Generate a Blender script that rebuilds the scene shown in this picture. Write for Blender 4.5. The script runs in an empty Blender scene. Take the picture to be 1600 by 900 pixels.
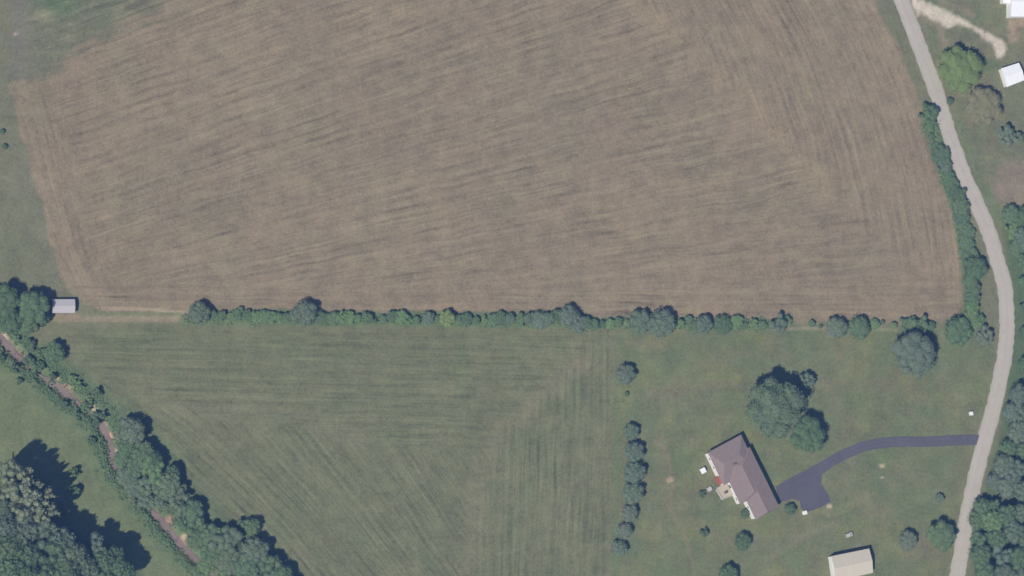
import bpy, bmesh, math, random
import numpy as np
from mathutils import Vector, Matrix

# ------------------------------------------------------------------ camera, sky, sun, exposure
S = bpy.context.scene
PX = 0.25                                   # metres of ground per photograph pixel
vz = Vector((-0.34, -0.11, 1.0)).normalized()
CAM = vz * 1500.0
vx = (Vector((1, 0, 0)) - vz * vz.x).normalized()
vy = vz.cross(vx)
cam_d = bpy.data.cameras.new('aerial_camera')
cam = bpy.data.objects.new('aerial_camera', cam_d)
S.collection.objects.link(cam)
cam.matrix_world = Matrix.Translation(CAM) @ Matrix((vx, vy, vz)).transposed().to_4x4()
cam_d.sensor_width = 36.0
cam_d.lens = 36.0 * 1500.0 / (1600 * PX)
cam_d.clip_start = 10.0
cam_d.clip_end = 9000.0
S.camera = cam

SUN = Vector((-0.67, -0.42, 1.0)).normalized()      # towards the sun
elev = math.asin(SUN.z)
azim = math.atan2(SUN.x, SUN.y)
w = bpy.data.worlds.new('World'); S.world = w; w.use_nodes = True
nt = w.node_tree; nt.nodes.clear()
sky = nt.nodes.new('ShaderNodeTexSky'); sky.sky_type = 'NISHITA'; sky.sun_disc = False
sky.sun_elevation = elev; sky.sun_rotation = azim
bg = nt.nodes.new('ShaderNodeBackground'); bg.inputs[1].default_value = 0.05
wo = nt.nodes.new('ShaderNodeOutputWorld')
nt.links.new(sky.outputs[0], bg.inputs[0]); nt.links.new(bg.outputs[0], wo.inputs[0])
sl = bpy.data.lights.new('sun', 'SUN'); sl.energy = 4.8; sl.angle = math.radians(0.55); sl.color = (1.0, 0.94, 0.85)
so = bpy.data.objects.new('sun', sl); S.collection.objects.link(so)
so.rotation_euler = SUN.to_track_quat('Z', 'Y').to_euler()
S.view_settings.view_transform = 'Standard'; S.view_settings.look = 'None'
S.view_settings.exposure = 0.19; S.view_settings.gamma = 1.0
S.view_settings.use_curve_mapping = False
S.cycles.max_bounces = 4; S.cycles.diffuse_bounces = 2
S.cycles.volume_bounces = 0
S.cycles.pixel_filter_type = 'BLACKMAN_HARRIS'; S.cycles.filter_width = 1.6

# ------------------------------------------------------------------ pixel <-> world
F = cam_d.lens / 36.0
def P(px, py, z=0.0):
    sx = (px - 800) / 1600.0; sy = (450 - py) / 1600.0
    d = vx * sx + vy * sy - vz * F
    t = (z - CAM.z) / d.z
    return CAM + d * t
def to_px(x, y, z=0.0):
    dx, dy, dz = x - CAM.x, y - CAM.y, z - CAM.z
    a = dx * vx.x + dy * vx.y + dz * vx.z
    b = dx * vy.x + dy * vy.y + dz * vy.z
    c = -(dx * vz.x + dy * vz.y + dz * vz.z)
    return 800 + a / c * F * 1600, 450 - b / c * F * 1600

C = S.collection
def tag(o, label=None, cat=None, group=None, kind=None):
    if label: o['label'] = label
    if cat: o['category'] = cat
    if group: o['group'] = group
    if kind: o['kind'] = kind
    return o
def empty(name, loc, rz=0.0):
    o = bpy.data.objects.new(name, None); o.location = loc; o.rotation_euler = (0, 0, rz)
    o.empty_display_size = 0.5; C.objects.link(o); return o
def mesh_obj(name, verts, faces, mat, parent=None):
    me = bpy.data.meshes.new(name); me.from_pydata([tuple(v) for v in verts], [], faces); me.update()
    if mat: me.materials.append(mat)
    o = bpy.data.objects.new(name, me); C.objects.link(o)
    if parent: o.parent = parent
    return o
def bm_obj(name, bm, mat, parent=None, smooth=False):
    bmesh.ops.recalc_face_normals(bm, faces=bm.faces[:])
    me = bpy.data.meshes.new(name); bm.to_mesh(me); bm.free()
    if smooth:
        for p in me.polygons: p.use_smooth = True
    me.materials.append(mat)
    o = bpy.data.objects.new(name, me); C.objects.link(o)
    if parent: o.parent = parent
    return o
def prism(bm, pts, z0, z1):
    """pts: ccw list of xy"""
    lo = [bm.verts.new((p[0], p[1], z0)) for p in pts]; hi = [bm.verts.new((p[0], p[1], z1)) for p in pts]
    n = len(pts)
    bm.faces.new(hi); bm.faces.new(lo[::-1])
    for i in range(n): bm.faces.new((lo[i], lo[(i + 1) % n], hi[(i + 1) % n], hi[i]))
def box(bm, x0, x1, y0, y1, z0, z1): prism(bm, [(x0, y0), (x1, y0), (x1, y1), (x0, y1)], z0, z1)

# ------------------------------------------------------------------ materials
def new_mat(name):
    m = bpy.data.materials.new(name); m.use_nodes = True; t = m.node_tree; t.nodes.clear()
    out = t.nodes.new('ShaderNodeOutputMaterial'); b = t.nodes.new('ShaderNodeBsdfPrincipled')
    b.inputs['Specular IOR Level'].default_value = 0.15
    t.links.new(b.outputs[0], out.inputs[0]); return m, t, b
def noise(t, vec, scale, detail=3.0, rough=0.55):
    n = t.nodes.new('ShaderNodeTexNoise'); n.inputs['Scale'].default_value = scale
    n.inputs['Detail'].default_value = detail; n.inputs['Roughness'].default_value = rough
    if vec is not None: t.links.new(vec, n.inputs['Vector'])
    return n
def math_n(t, op, a, b=None, clamp=False):
    n = t.nodes.new('ShaderNodeMath'); n.operation = op; n.use_clamp = clamp
    for i, v in enumerate((a, b)):
        if v is None: continue
        if isinstance(v, (int, float)): n.inputs[i].default_value = v
        else: t.links.new(v, n.inputs[i])
    return n.outputs[0]
def mixc(t, fac, a, b, mode='MIX'):
    n = t.nodes.new('ShaderNodeMix'); n.data_type = 'RGBA'; n.blend_type = mode; n.clamp_factor = True
    for k, v in ((0, fac), (6, a), (7, b)):
        if isinstance(v, (int, float)): n.inputs[k].default_value = v
        elif isinstance(v, tuple): n.inputs[k].default_value = (*v, 1.0)
        else: t.links.new(v, n.inputs[k])
    return n.outputs[2]
def plain(name, col, rough=0.8, var=0.12, scale=1.2, bump=0.0, spec=0.2, stretch=None):
    m, t, b = new_mat(name)
    g = t.nodes.new('ShaderNodeTexCoord'); vec = g.outputs['Object']
    if stretch:
        mp = t.nodes.new('ShaderNodeMapping'); mp.inputs['Scale'].default_value = stretch
        t.links.new(vec, mp.inputs[0]); vec = mp.outputs[0]
    n1 = noise(t, vec, scale, 4.0, 0.6)
    lo = tuple(c * (1 - var * 1.8) for c in col); hi = tuple(min(1, c * (1 + var * 1.8)) for c in col)
    c = mixc(t, n1.outputs[0], lo, hi)
    t.links.new(c, b.inputs['Base Color'])
    b.inputs['Roughness'].default_value = rough; b.inputs['Specular IOR Level'].default_value = spec
    if bump:
        bp = t.nodes.new('ShaderNodeBump'); bp.inputs['Distance'].default_value = bump
        t.links.new(n1.outputs[0], bp.inputs['Height']); t.links.new(bp.outputs[0], b.inputs['Normal'])
    return m

# ground: the base colour comes from the land use, the row direction from where the tractor drove
def ground_material():
    m, t, b = new_mat('land')
    geo = t.nodes.new('ShaderNodeNewGeometry'); pos = geo.outputs['Position']
    at = t.nodes.new('ShaderNodeAttribute'); at.attribute_name = 'tint'
    col = at.outputs['Color']
    total = None
    for i, (fu, fv) in enumerate(((0.62, 0.016), (0.58, 0.020), (0.62, 0.020))):
        r = t.nodes.new('ShaderNodeAttribute'); r.attribute_name = 'rows%d' % i
        sp = t.nodes.new('ShaderNodeSeparateXYZ'); t.links.new(r.outputs['Vector'], sp.inputs[0])
        parts = None
        for k, (su, sv, amp) in enumerate(((fu, fv, 1.0), (fu * 2.4, fv * 3.0, 0.8))):
            cb = t.nodes.new('ShaderNodeCombineXYZ')
            t.links.new(math_n(t, 'MULTIPLY', sp.outputs[0], su), cb.inputs[0])
            t.links.new(math_n(t, 'MULTIPLY', sp.outputs[1], sv), cb.inputs[1])
            cb.inputs[2].default_value = 7.3 * i + 3.1 * k
            n = noise(t, cb.outputs[0], 1.0, 3.0, 0.62)
            v = math_n(t, 'MULTIPLY', math_n(t, 'SUBTRACT', n.outputs[0], 0.5), amp)
            parts = v if parts is None else math_n(t, 'ADD', parts, v)
        # the evenly spaced tractor passes, wandering a little and fading in and out
        w1 = noise(t, pos, .035, 2.0, .5); w2 = noise(t, pos, .06, 3.0, .6)
        ph = math_n(t, 'ADD', math_n(t, 'MULTIPLY', sp.outputs[0], 6.2832 / (3.9, 3.3, 3.6)[i]), math_n(t, 'MULTIPLY', w1.outputs[0], 6.0))
        sn = math_n(t, 'POWER', math_n(t, 'ADD', math_n(t, 'MULTIPLY', math_n(t, 'SINE', ph), .5), .5), 3.0)
        am = math_n(t, 'MULTIPLY', math_n(t, 'SUBTRACT', w2.outputs[0], .40, True), -1.15)
        parts = math_n(t, 'ADD', parts, math_n(t, 'MULTIPLY', sn, am))
        v = math_n(t, 'MULTIPLY', parts, sp.outputs[2])
        total = v if total is None else math_n(t, 'ADD', total, v)
    # patchy strength of the rows
    pn = noise(t, pos, 0.028, 3.0)
    gain = math_n(t, 'MULTIPLY', math_n(t, 'SUBTRACT', pn.outputs[0], 0.05, True), 3.6)
    rows = math_n(t, 'MULTIPLY', total, gain)
    # mottling at several sizes
    m1 = noise(t, pos, 0.022, 4.0, 0.6); m2 = noise(t, pos, 0.16, 4.0, 0.65); m3 = noise(t, pos, 0.75, 3.0, 0.7)
    v = math_n(t, 'ADD', math_n(t, 'MULTIPLY', math_n(t, 'SUBTRACT', m1.outputs[0], 0.5), 0.30),
               math_n(t, 'MULTIPLY', math_n(t, 'SUBTRACT', m2.outputs[0], 0.5), 0.75))
    v = math_n(t, 'ADD', v, math_n(t, 'MULTIPLY', math_n(t, 'SUBTRACT', m3.outputs[0], 0.5), 0.70))
    m4 = noise(t, pos, 1.9, 2.0, 0.7); v = math_n(t, 'ADD', v, math_n(t, 'MULTIPLY', math_n(t, 'SUBTRACT', m4.outputs[0], 0.5), 0.75))
    v = math_n(t, 'ADD', v, rows)
    k = math_n(t, 'MAXIMUM', math_n(t, 'ADD', v, 1.0), 0.35)
    # hue drift: greener, pinker, yellower patches
    h1 = noise(t, pos, 0.055, 4.0, 0.65); h2 = noise(t, pos, 0.21, 3.0, 0.65)
    hm = t.nodes.new('ShaderNodeAttribute'); hm.attribute_name = 'hue'
    f1 = math_n(t, 'MULTIPLY', math_n(t, 'SUBTRACT', h1.outputs[0], 0.50, True), 3.5, True)
    f2 = math_n(t, 'MULTIPLY', math_n(t, 'SUBTRACT', 0.47, h1.outputs[0], True), 3.5, True)
    f3 = math_n(t, 'MULTIPLY', math_n(t, 'SUBTRACT', h2.outputs[0], 0.54, True), 5.0, True)
    c = mixc(t, math_n(t, 'MULTIPLY', f1, hm.outputs['Fac']), col, mixc(t, 1.0, col, (0.90, 1.03, 0.90), 'MULTIPLY'))
    c = mixc(t, math_n(t, 'MULTIPLY', f2, hm.outputs['Fac']), c, mixc(t, 1.0, c, (1.12, 0.97, 1.00), 'MULTIPLY'))
    c = mixc(t, math_n(t, 'MULTIPLY', f3, hm.outputs['Fac']), c, mixc(t, 1.0, c, (1.10, 1.07, 0.86), 'MULTIPLY'))
    kc = t.nodes.new('ShaderNodeCombineColor')
    for i in range(3): t.links.new(k, kc.inputs[i])
    c = mixc(t, 1.0, c, kc.outputs[0], 'MULTIPLY'); c = mixc(t, 1.0, c, (1.03, 1.0, 0.91), 'MULTIPLY')
    t.links.new(c, b.inputs['Base Color']); b.inputs['Roughness'].default_value = 0.95
    b.inputs['Specular IOR Level'].default_value = 0.05
    bp = t.nodes.new('ShaderNodeBump'); bp.inputs['Distance'].default_value = 0.30; bp.inputs['Strength'].default_value = 0.5
    t.links.new(v, bp.inputs['Height']); t.links.new(bp.outputs[0], b.inputs['Normal'])
    return m
M_land = ground_material()

def foliage_material():
    m, t, b = new_mat('foliage')
    oi = t.nodes.new('ShaderNodeObjectInfo')
    at = t.nodes.new('ShaderNodeAttribute'); at.attribute_name = 'tone'
    c0 = mixc(t, 1.0, oi.outputs['Color'], (1.04, 1.14, 1.0), 'MULTIPLY')
    c1 = mixc(t, 1.0, oi.outputs['Color'], (1.72, 1.74, 1.42), 'MULTIPLY')
    c = mixc(t, at.outputs['Fac'], c0, c1)
    t.links.new(c, b.inputs['Base Color']); b.inputs['Roughness'].default_value = 0.7
    b.inputs['Specular IOR Level'].default_value = 0.12
    return m
M_leaf = foliage_material()
M_bark = plain('bark', (0.16, 0.13, 0.10), 0.9, 0.2, 6.0)
M_shoulder = plain('gravel_shoulder', (0.36, 0.345, 0.28), 0.95, 0.16, 0.5)
M_water = plain('muddy_water', (0.225, 0.175, 0.152), 0.3, 0.22, 0.15, spec=0.3)
M_roof = plain('roof_shingles', (0.232, 0.182, 0.170), 0.9, 0.09, 0.8)
M_ridge = plain('ridge_cap', (0.19, 0.155, 0.15), 0.9, 0.1, 2.0)
M_white = plain('white_siding', (0.80, 0.79, 0.76), 0.6, 0.03, 1.0)
M_trim = plain('white_trim', (0.78, 0.77, 0.74), 0.5, 0.02, 1.0)
M_brick = plain('red_brick', (0.36, 0.13, 0.09), 0.9, 0.15, 3.0)
M_deck = plain('tan_deck_boards', (0.46, 0.40, 0.31), 0.8, 0.08, 1.0, stretch=(0.3, 6, 1))
M_cream = plain('cream_metal_roof', (0.55, 0.50, 0.41), 0.5, 0.04, 0.5, stretch=(4, 0.3, 1))
M_grey_roof = plain('light_grey_metal_roof', (0.46, 0.435, 0.455), 0.5, 0.05, 0.4, stretch=(0.3, 3, 1))
M_whiteroof = plain('white_metal_roof', (0.82, 0.83, 0.85), 0.45, 0.02, 0.6)
M_glass = plain('dark_window_glass', (0.05, 0.06, 0.08), 0.1, 0.1, 1.0, spec=0.6)
M_concrete = plain('pale_concrete', (0.48, 0.45, 0.40), 0.9, 0.08, 0.8)
M_greybox = plain('weathered_grey_paint', (0.34, 0.34, 0.35), 0.7, 0.15, 1.2)
M_dark = plain('dark_grey_cover', (0.10, 0.11, 0.12), 0.7, 0.15, 1.2)

def worn(name, col, track, patch, var=.05):
    m, t, b = new_mat(name); g = t.nodes.new('ShaderNodeTexCoord'); vec = g.outputs['Object']
    ac = t.nodes.new('ShaderNodeAttribute'); ac.attribute_name = 'across'
    n1 = noise(t, vec, .12, 5.0, .65); n2 = noise(t, vec, 1.4, 3.0, .7); n3 = noise(t, vec, .35, 2.0, .5)
    k = math_n(t, 'ADD', math_n(t, 'MULTIPLY', math_n(t, 'SUBTRACT', n1.outputs[0], .5), var * 6), math_n(t, 'MULTIPLY', math_n(t, 'SUBTRACT', n2.outputs[0], .5), var * 5))
    # two wheel paths polished a little, edges dusty
    d = math_n(t, 'ABSOLUTE', math_n(t, 'SUBTRACT', math_n(t, 'ABSOLUTE', ac.outputs['Fac']), .45))
    tr = math_n(t, 'SUBTRACT', 1.0, math_n(t, 'MULTIPLY', d, 4.5), True)
    k = math_n(t, 'ADD', k, math_n(t, 'MULTIPLY', tr, track))
    pt = math_n(t, 'MULTIPLY', math_n(t, 'SUBTRACT', n3.outputs[0], .62, True), 14.0, True)
    k = math_n(t, 'ADD', math_n(t, 'ADD', k, 1.0), math_n(t, 'MULTIPLY', pt, patch))
    kc = t.nodes.new('ShaderNodeCombineColor')
    for i in range(3): t.links.new(k, kc.inputs[i])
    t.links.new(mixc(t, 1.0, col, kc.outputs[0], 'MULTIPLY'), b.inputs['Base Color'])
    b.inputs['Roughness'].default_value = .9; return m
M_road = worn('road_surface', (0.425, 0.388, 0.335), .05, -.07)
M_asphalt = worn('driveway_asphalt', (0.100, 0.096, 0.112), .08, .14, .06)

# ------------------------------------------------------------------ outlines (photograph pixels, laid on the ground)
RX = [(1378,-120),(1390,-70),(1402,-25),(1409,0),(1424,40),(1443,90),(1462,140),(1480,200),(1495,243),(1509,280),(1527,320),
      (1544,360),(1562,420),(1570,450),(1573,490),(1573,520),(1569,560),(1561,600),(1552,640),(1541,680),
      (1530,720),(1517,780),(1506,840),(1496,900),(1489,960),(1483,1040)]
CK = [(-90,460),(-40,490),(-10,515),(12,538),(32,558),(52,574),(70,590),(88,602),(104,614),(122,628),(140,641),(156,657),(167,678),
      (174,700),(178,722),(192,742),(215,768),(238,796),(252,812),(268,832),(284,852),(304,870),(322,886),(340,905),(365,935),(400,980),(440,1040)]
FIELD = [(13,132),(40,122),(75,112),(120,72),(170,38),(215,-10),(290,-60),(380,-120),(1335,-120),(1352,-40),(1366,2),(1392,50),
         (1418,105),(1438,160),(1455,205),(1468,250),(1480,300),(1490,350),(1499,400),(1503,450),(1502,482),(1490,494),(1470,500),
         (1435,502),(1300,502),(1150,501),(1060,498),(975,496),(935,494),(915,487),(860,486),(600,488),(480,486),(300,484),(200,486),
         (165,484),(135,478),(112,455),(92,415),(78,370),(66,320),(52,270),(40,225),(26,180)]
HAY = [(72,508),(300,508),(950,510),(962,560),(960,700),(955,800),(948,900),(940,1040),(560,1040),(490,940),(462,895),(420,850),(350,815),
       (310,780),(285,740),(250,690),(222,655),(180,620),(140,585),(105,545)]
LB = [(13,132),(26,180),(40,225),(52,270),(66,320),(78,370),(92,415),(112,455),(135,478)]
RB = [(1335,-120),(1352,-40),(1366,2),(1392,50),(1418,105),(1438,160),(1455,205),(1468,250),(1480,300),(1490,350),(1499,400),(1503,450),(1504,500)]
LAWN = [(962,512),(1480,512),(1545,520),(1562,560),(1552,600),(1535,670),(1512,760),(1490,870),(1475,1040),(950,1040),(955,800)]
MEADOW = [(-80,545),(0,555),(30,590),(75,625),(130,675),(165,720),(215,795),(265,855),(315,905),(380,1040),(-80,1040)]
GRAVEL = [(1418,-8),(1452,2),(1470,10),(1490,20),(1520,36),(1545,50),(1563,58),(1572,66),(1574,80),(1566,92),(1558,90),(1548,72),
          (1535,60),(1518,46),(1500,40),(1478,46),(1470,40),(1452,30),(1440,22),(1432,28)]
TANPATH = [(1573,28),(1610,28),(1610,42),(1592,42),(1590,66),(1575,68),(1574,48)]
APRON = [(1212,760),(1232,748),(1258,735),(1281,722),(1296,726),(1284,742),(1283,756),(1288,764),(1295,774),(1298,784),(1285,791),
         (1272,797),(1259,800),(1251,794),(1250,783),(1238,779),(1226,783),(1217,784)]
DRIVE = [(1530,687.5),(1500,687.5),(1450,690),(1410,690),(1380,692),(1352,697),(1330,705),(1310,715),(1288,728),(1270,741)]
BAREPATCH = [(1560,262),(1575,250),(1620,245),(1620,325),(1585,325),(1566,315),(1550,295)]

def poly_inside(px, py, poly):
    ins = np.zeros(px.shape, bool); n = len(poly)
    for i in range(n):
        x1, y1 = poly[i]; x2, y2 = poly[(i + 1) % n]
        if y1 == y2: continue
        c = ((y1 > py) != (y2 > py)) & (px < (x2 - x1) * (py - y1) / (y2 - y1) + x1)
        ins ^= c
    return ins
def line_dist(px, py, pts, closed=False):
    d = np.full(px.shape, 1e9); n = len(pts)
    for i in range(n if closed else n - 1):
        x1, y1 = pts[i]; x2, y2 = pts[(i + 1) % n]
        ex, ey = x2 - x1, y2 - y1; l = ex * ex + ey * ey
        if l == 0: continue
        tt = np.clip(((px - x1) * ex + (py - y1) * ey) / l, 0, 1)
        d = np.minimum(d, np.hypot(px - x1 - tt * ex, py - y1 - tt * ey))
    return d
def sdist(px, py, poly):                      # positive inside
    d = line_dist(px, py, poly, True)
    return np.where(poly_inside(px, py, poly), d, -d)
def sstep(a, b, x):
    t_ = np.clip((x - a) / (b - a), 0, 1); return t_ * t_ * (3 - 2 * t_)
rng = np.random.default_rng(7)
def vnoise(px, py, size, seed):               # smooth value noise in numpy
    r = np.random.default_rng(seed); g = r.random((256, 256))
    x = px / size + 60.3; y = py / size + 60.7
    xi = np.floor(x).astype(int); yi = np.floor(y).astype(int); fx = x - xi; fy = y - yi
    fx = fx * fx * (3 - 2 * fx); fy = fy * fy * (3 - 2 * fy)
    a = g[yi % 256, xi % 256]; b_ = g[yi % 256, (xi + 1) % 256]; c_ = g[(yi + 1) % 256, xi % 256]; d_ = g[(yi + 1) % 256, (xi + 1) % 256]
    return (a * (1 - fx) + b_ * fx) * (1 - fy) + (c_ * (1 - fx) + d_ * fx) * fy

# ------------------------------------------------------------------ the land: one grid cut into its fields
GX, GY, ST = 236.0, 150.0, 0.72
xs = np.arange(-GX, GX + 1e-6, ST); ys = np.arange(-GY, GY + 1e-6, ST)
X, Y = np.meshgrid(xs, ys); nx, ny = len(xs), len(ys)
px, py = to_px(X, Y)
wob = (vnoise(px, py, 9, 1) - .5) * 7 + (vnoise(px, py, 28, 2) - .5) * 8
wob_s = (vnoise(px, py, 5, 3) - .5) * 4
s_field = sdist(px, py, FIELD) + wob * .8
s_hay = sdist(px, py, HAY) + wob
s_lawn = sdist(px, py, LAWN)
s_mead = sdist(px, py, MEADOW) + wob
d_creek = line_dist(px, py, CK)
d_road = line_dist(px, py, RX)
s_grav = sdist(px, py, GRAVEL) + wob_s
s_tan = sdist(px, py, TANPATH) + wob_s * 1.5
s_bare = sdist(px, py, BAREPATCH) + wob * 1.5

c_verge = np.array((0.166, 0.172, 0.105)); c_field = np.array((0.240, 0.197, 0.138)); c_hay = np.array((0.154, 0.164, 0.094))
c_lawn = np.array((0.145, 0.166, 0.092)); c_mead = np.array((0.145, 0.174, 0.090)); c_greyg = np.array((0.185, 0.186, 0.125))
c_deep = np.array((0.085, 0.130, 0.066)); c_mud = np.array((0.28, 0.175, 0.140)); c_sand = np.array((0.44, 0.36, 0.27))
c_tan = np.array((0.30, 0.245, 0.175)); c_grav = np.array((0.54, 0.49, 0.43)); c_green = np.array((0.125, 0.185, 0.080))
col = np.zeros(X.shape + (3,)) + c_verge
def blend(wt, c):
    global col
    wt = np.clip(wt, 0, 1)[..., None]; col = col * (1 - wt) + np.asarray(c) * wt
# left greyish verge strip
blend(sstep(170, 90, px) * sstep(520, 470, py), c_greyg * 0.93)
blend(sstep(40, 0, px) * vnoise(px, py, 30, 5) * 0.7 * sstep(400, 250, py), c_verge)
blend(sstep(0, 60, sdist(px, py, [(-60,300),(40,330),(62,400),(80,440),(60,460),(-60,460)]) + 30) * .4, c_lawn)
blend(sstep(-4, 6, s_hay), c_hay)
blend(sstep(-4, 6, s_lawn), c_lawn)
blend(sstep(-8, 8, s_mead), c_mead)
blend(sstep(-5, 3.0, s_field), c_field)
# the brown field's own patches
fm = sstep(-3, 4, s_field)
blend(fm * sstep(.50, .85, vnoise(px, py, 75, 11)) * .16, c_greyg)
blend(fm * sstep(.55, .9, vnoise(px, py + px * .25, 38, 12)) * .22, (0.200, 0.180, 0.118))
blend(fm * sstep(.55, .95, vnoise(px, py, 55, 13)) * .30, (0.262, 0.212, 0.142))
blend(fm * sstep(.6, .95, vnoise(px * .55, py + px * .2, 26, 14)) * .25, (0.285, 0.232, 0.150))
blend(fm * sstep(30, 4, line_dist(px, py, [(985,-10),(1040,45),(1100,95),(1175,170),(1240,240),(1290,300)])) * .40, (0.29, 0.232, 0.150))
blend(fm * sstep(12, 2, np.abs(line_dist(px, py, LB) - 20)) * .22, c_tan)
blend(fm * sstep(7, 1, line_dist(px, py, LB)) * .30, c_tan)
blend(fm * sstep(70, 20, np.hypot((px - 900) / 1.6, py - 195)) * .3, (0.20, 0.172, 0.125))
blend(fm * sstep(90, 20, np.hypot((px - 270) / 1.8, py - 310)) * .25, (0.19, 0.175, 0.125))
blend(fm * sstep(9, 1, np.abs(line_dist(px, py, RB) - 16)) * .35, (0.285, 0.232, 0.165))
blend(fm * sstep(5, 0, np.abs(line_dist(px, py, RB) - 3)) * .40, (0.30, 0.24, 0.165))
# unploughed green wedge at the top left
wd = sdist(px, py, [(40,-80),(330,-80),(270,0),(200,28),(150,48),(105,78),(64,108),(46,114),(44,60)])
blend(sstep(-26, 22, wd + (vnoise(px * .5 + py * .2, py * 1.4 + px * .45, 14, 15) - .5) * 60) * .8, (0.152, 0.160, 0.105))
blend(sstep(46, 10, np.hypot((px - 92) / 1.1, (py - 2) / .8)) * .7, c_deep * 1.15)
blend(sstep(.62, .95, vnoise(px * .35, py * 1.6, 14, 16)) * sstep(-5, 15, wd) * .55, (0.26, 0.25, 0.165))
blend(sstep(46, 38, px) * sstep(14, 20, px) * sstep(128, 110, py) * .6, (0.165, 0.155, 0.13))
# tan track between shed and hedge, pale mown lines
blend(sstep(9, 3, line_dist(px, py, [(80,497),(130,496),(200,497),(290,497)])) * .75, c_tan)
blend(sstep(3, 1, line_dist(px, py, [(160,482),(225,483),(300,489)])) * .55, c_sand)
blend(sstep(4, 1, line_dist(px, py, [(130,492),(225,491),(290,492)])) * .5, c_green)
blend(sstep(4, 1, line_dist(px, py, [(1175,513),(1210,515),(1255,513),(1300,514),(1400,515)])) * .55, (0.30, 0.28, 0.20))
blend(sstep(9, 4, line_dist(px, py, [(285,502),(600,503),(950,507)])) * .55, c_green)
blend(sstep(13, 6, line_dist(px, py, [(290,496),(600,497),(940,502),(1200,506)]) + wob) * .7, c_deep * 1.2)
# hay field: pale ridge where the passes turn, green margins
hm_ = sstep(0, 6, s_hay)
blend(hm_ * sstep(.45, .85, vnoise(px, py, 60, 21)) * .45, (0.178, 0.182, 0.110))
blend(hm_ * sstep(.55, .9, vnoise(px, py, 26, 22)) * .35, (0.132, 0.165, 0.086))
blend(hm_ * sstep(26, 4, line_dist(px, py, [(905,560),(870,590),(820,645),(775,690),(745,760),(735,850),(730,930)]) + wob * 2) * .32, (0.235, 0.210, 0.140))
blend(hm_ * sstep(22, 6, np.hypot((px - 905), (py - 568) / .8)) * .25, (0.26, 0.215, 0.15))
blend(hm_ * sstep(22, 4, line_dist(px, py, [(200,600),(300,650),(400,630),(500,670),(560,690)]) + wob * 2) * .22, (0.215, 0.20, 0.135))
blend(hm_ * sstep(70, 10, s_hay) * sstep(500, 560, py) * sstep(520, 380, px) * .4, c_lawn)
blend(sstep(5, 1, np.abs(px - 964 + (py - 700) * .02)) * sstep(515, 530, py) * .5, c_green)
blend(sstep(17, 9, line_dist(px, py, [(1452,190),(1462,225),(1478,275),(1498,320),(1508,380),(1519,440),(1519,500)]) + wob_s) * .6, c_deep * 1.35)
# lawn variety
lm = sstep(0, 8, s_lawn)
blend(lm * sstep(.50, .85, vnoise(px, py, 34, 31)) * .5, (0.185, 0.198, 0.092))
blend(lm * sstep(.55, .9, vnoise(px, py, 22, 32)) * .45, (0.180, 0.168, 0.108))
blend(lm * sstep(.55, .9, vnoise(px, py, 42, 33)) * .5, (0.118, 0.152, 0.085))
blend(lm * sstep(16, 4, np.abs(np.hypot(px - 1180, py - 700) - 150) + wob) * .20, (0.20, 0.175, 0.12))
blend(lm * sstep(5, 1, line_dist(px, py, [(1025,690),(1040,700),(1052,750),(1045,790),(1075,850),(1085,900)]) + wob_s) * .4, (0.24, 0.19, 0.14))
blend(lm * sstep(8, 2, line_dist(px, py, [(1180,890),(1220,860),(1260,835),(1310,815)]) + wob_s) * .35, (0.22, 0.20, 0.14))
blend(lm * sstep(12, 2, line_dist(px, py, [(1025,615),(1090,605),(1150,600)]) + wob) * .35, (0.19, 0.165, 0.12))
blend(lm * sstep(10, 2, line_dist(px, py, [(1240,790),(1300,800),(1330,790)]) + wob) * .4, (0.21, 0.21, 0.105))
for sx, sy, r, cc in ((1378,728,4,c_sand),(1378,746,2.5,c_sand),(1296,791,4,c_sand),(1047,750,5.5,(0.38,0.28,0.21)),(1545,690,3,c_tan),
                      (1400,507,2.5,c_sand),(1562,268,5,(0.36,.26,.2)),(1548,278,5,(.3,.25,.17)),(222,779,0,c_sand),(24,53,2.5,c_sand),(1516,112,0,c_sand)):
    if r: blend(sstep(r + 2, r - 2, np.hypot(px - sx, (py - sy) * (.7 if r > 6 else 1.3)) + wob_s * .5), cc)
# north-east corner
ne = sstep(0, 10, (px - np.interp(py, [p[1] for p in RX], [p[0] for p in RX])) - 8) * sstep(420, 380, py)
blend(ne * .8, (0.162, 0.172, 0.108))
blend(ne * sstep(.5, .8, vnoise(px, py, 16, 41)) * .55, (0.205, 0.188, 0.122))
blend(ne * sstep(.5, .8, vnoise(px, py, 11, 46)) * .5, (0.165, 0.185, 0.098))
blend(ne * sstep(.55, .85, vnoise(px, py, 24, 42)) * .5, (0.115, 0.155, 0.085))
blend(ne * sstep(9, 2, line_dist(px, py, [(1440,22),(1455,32),(1470,42),(1474,62),(1480,70)]) + wob_s) * .6, (0.27, 0.225, 0.17))
blend(ne * sstep(7, 2, line_dist(px, py, [(1462,-5),(1480,8),(1500,14),(1520,24)]) + wob_s) * .5, (0.27, 0.23, 0.18))
blend(sstep(-6, 10, s_bare) * .85, (0.235, 0.195, 0.150))
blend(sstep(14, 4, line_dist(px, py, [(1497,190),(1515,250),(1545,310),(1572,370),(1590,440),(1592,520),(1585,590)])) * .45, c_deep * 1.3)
blend(sstep(26, 12, d_road) * .35, (0.200, 0.198, 0.118))
blend(sstep(-3, 5, s_tan) * .8, (0.33, 0.26, 0.195))
blend(sstep(-2, 6, s_grav + (vnoise(px, py, 7, 44) - .5) * 2.5), c_grav)
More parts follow.
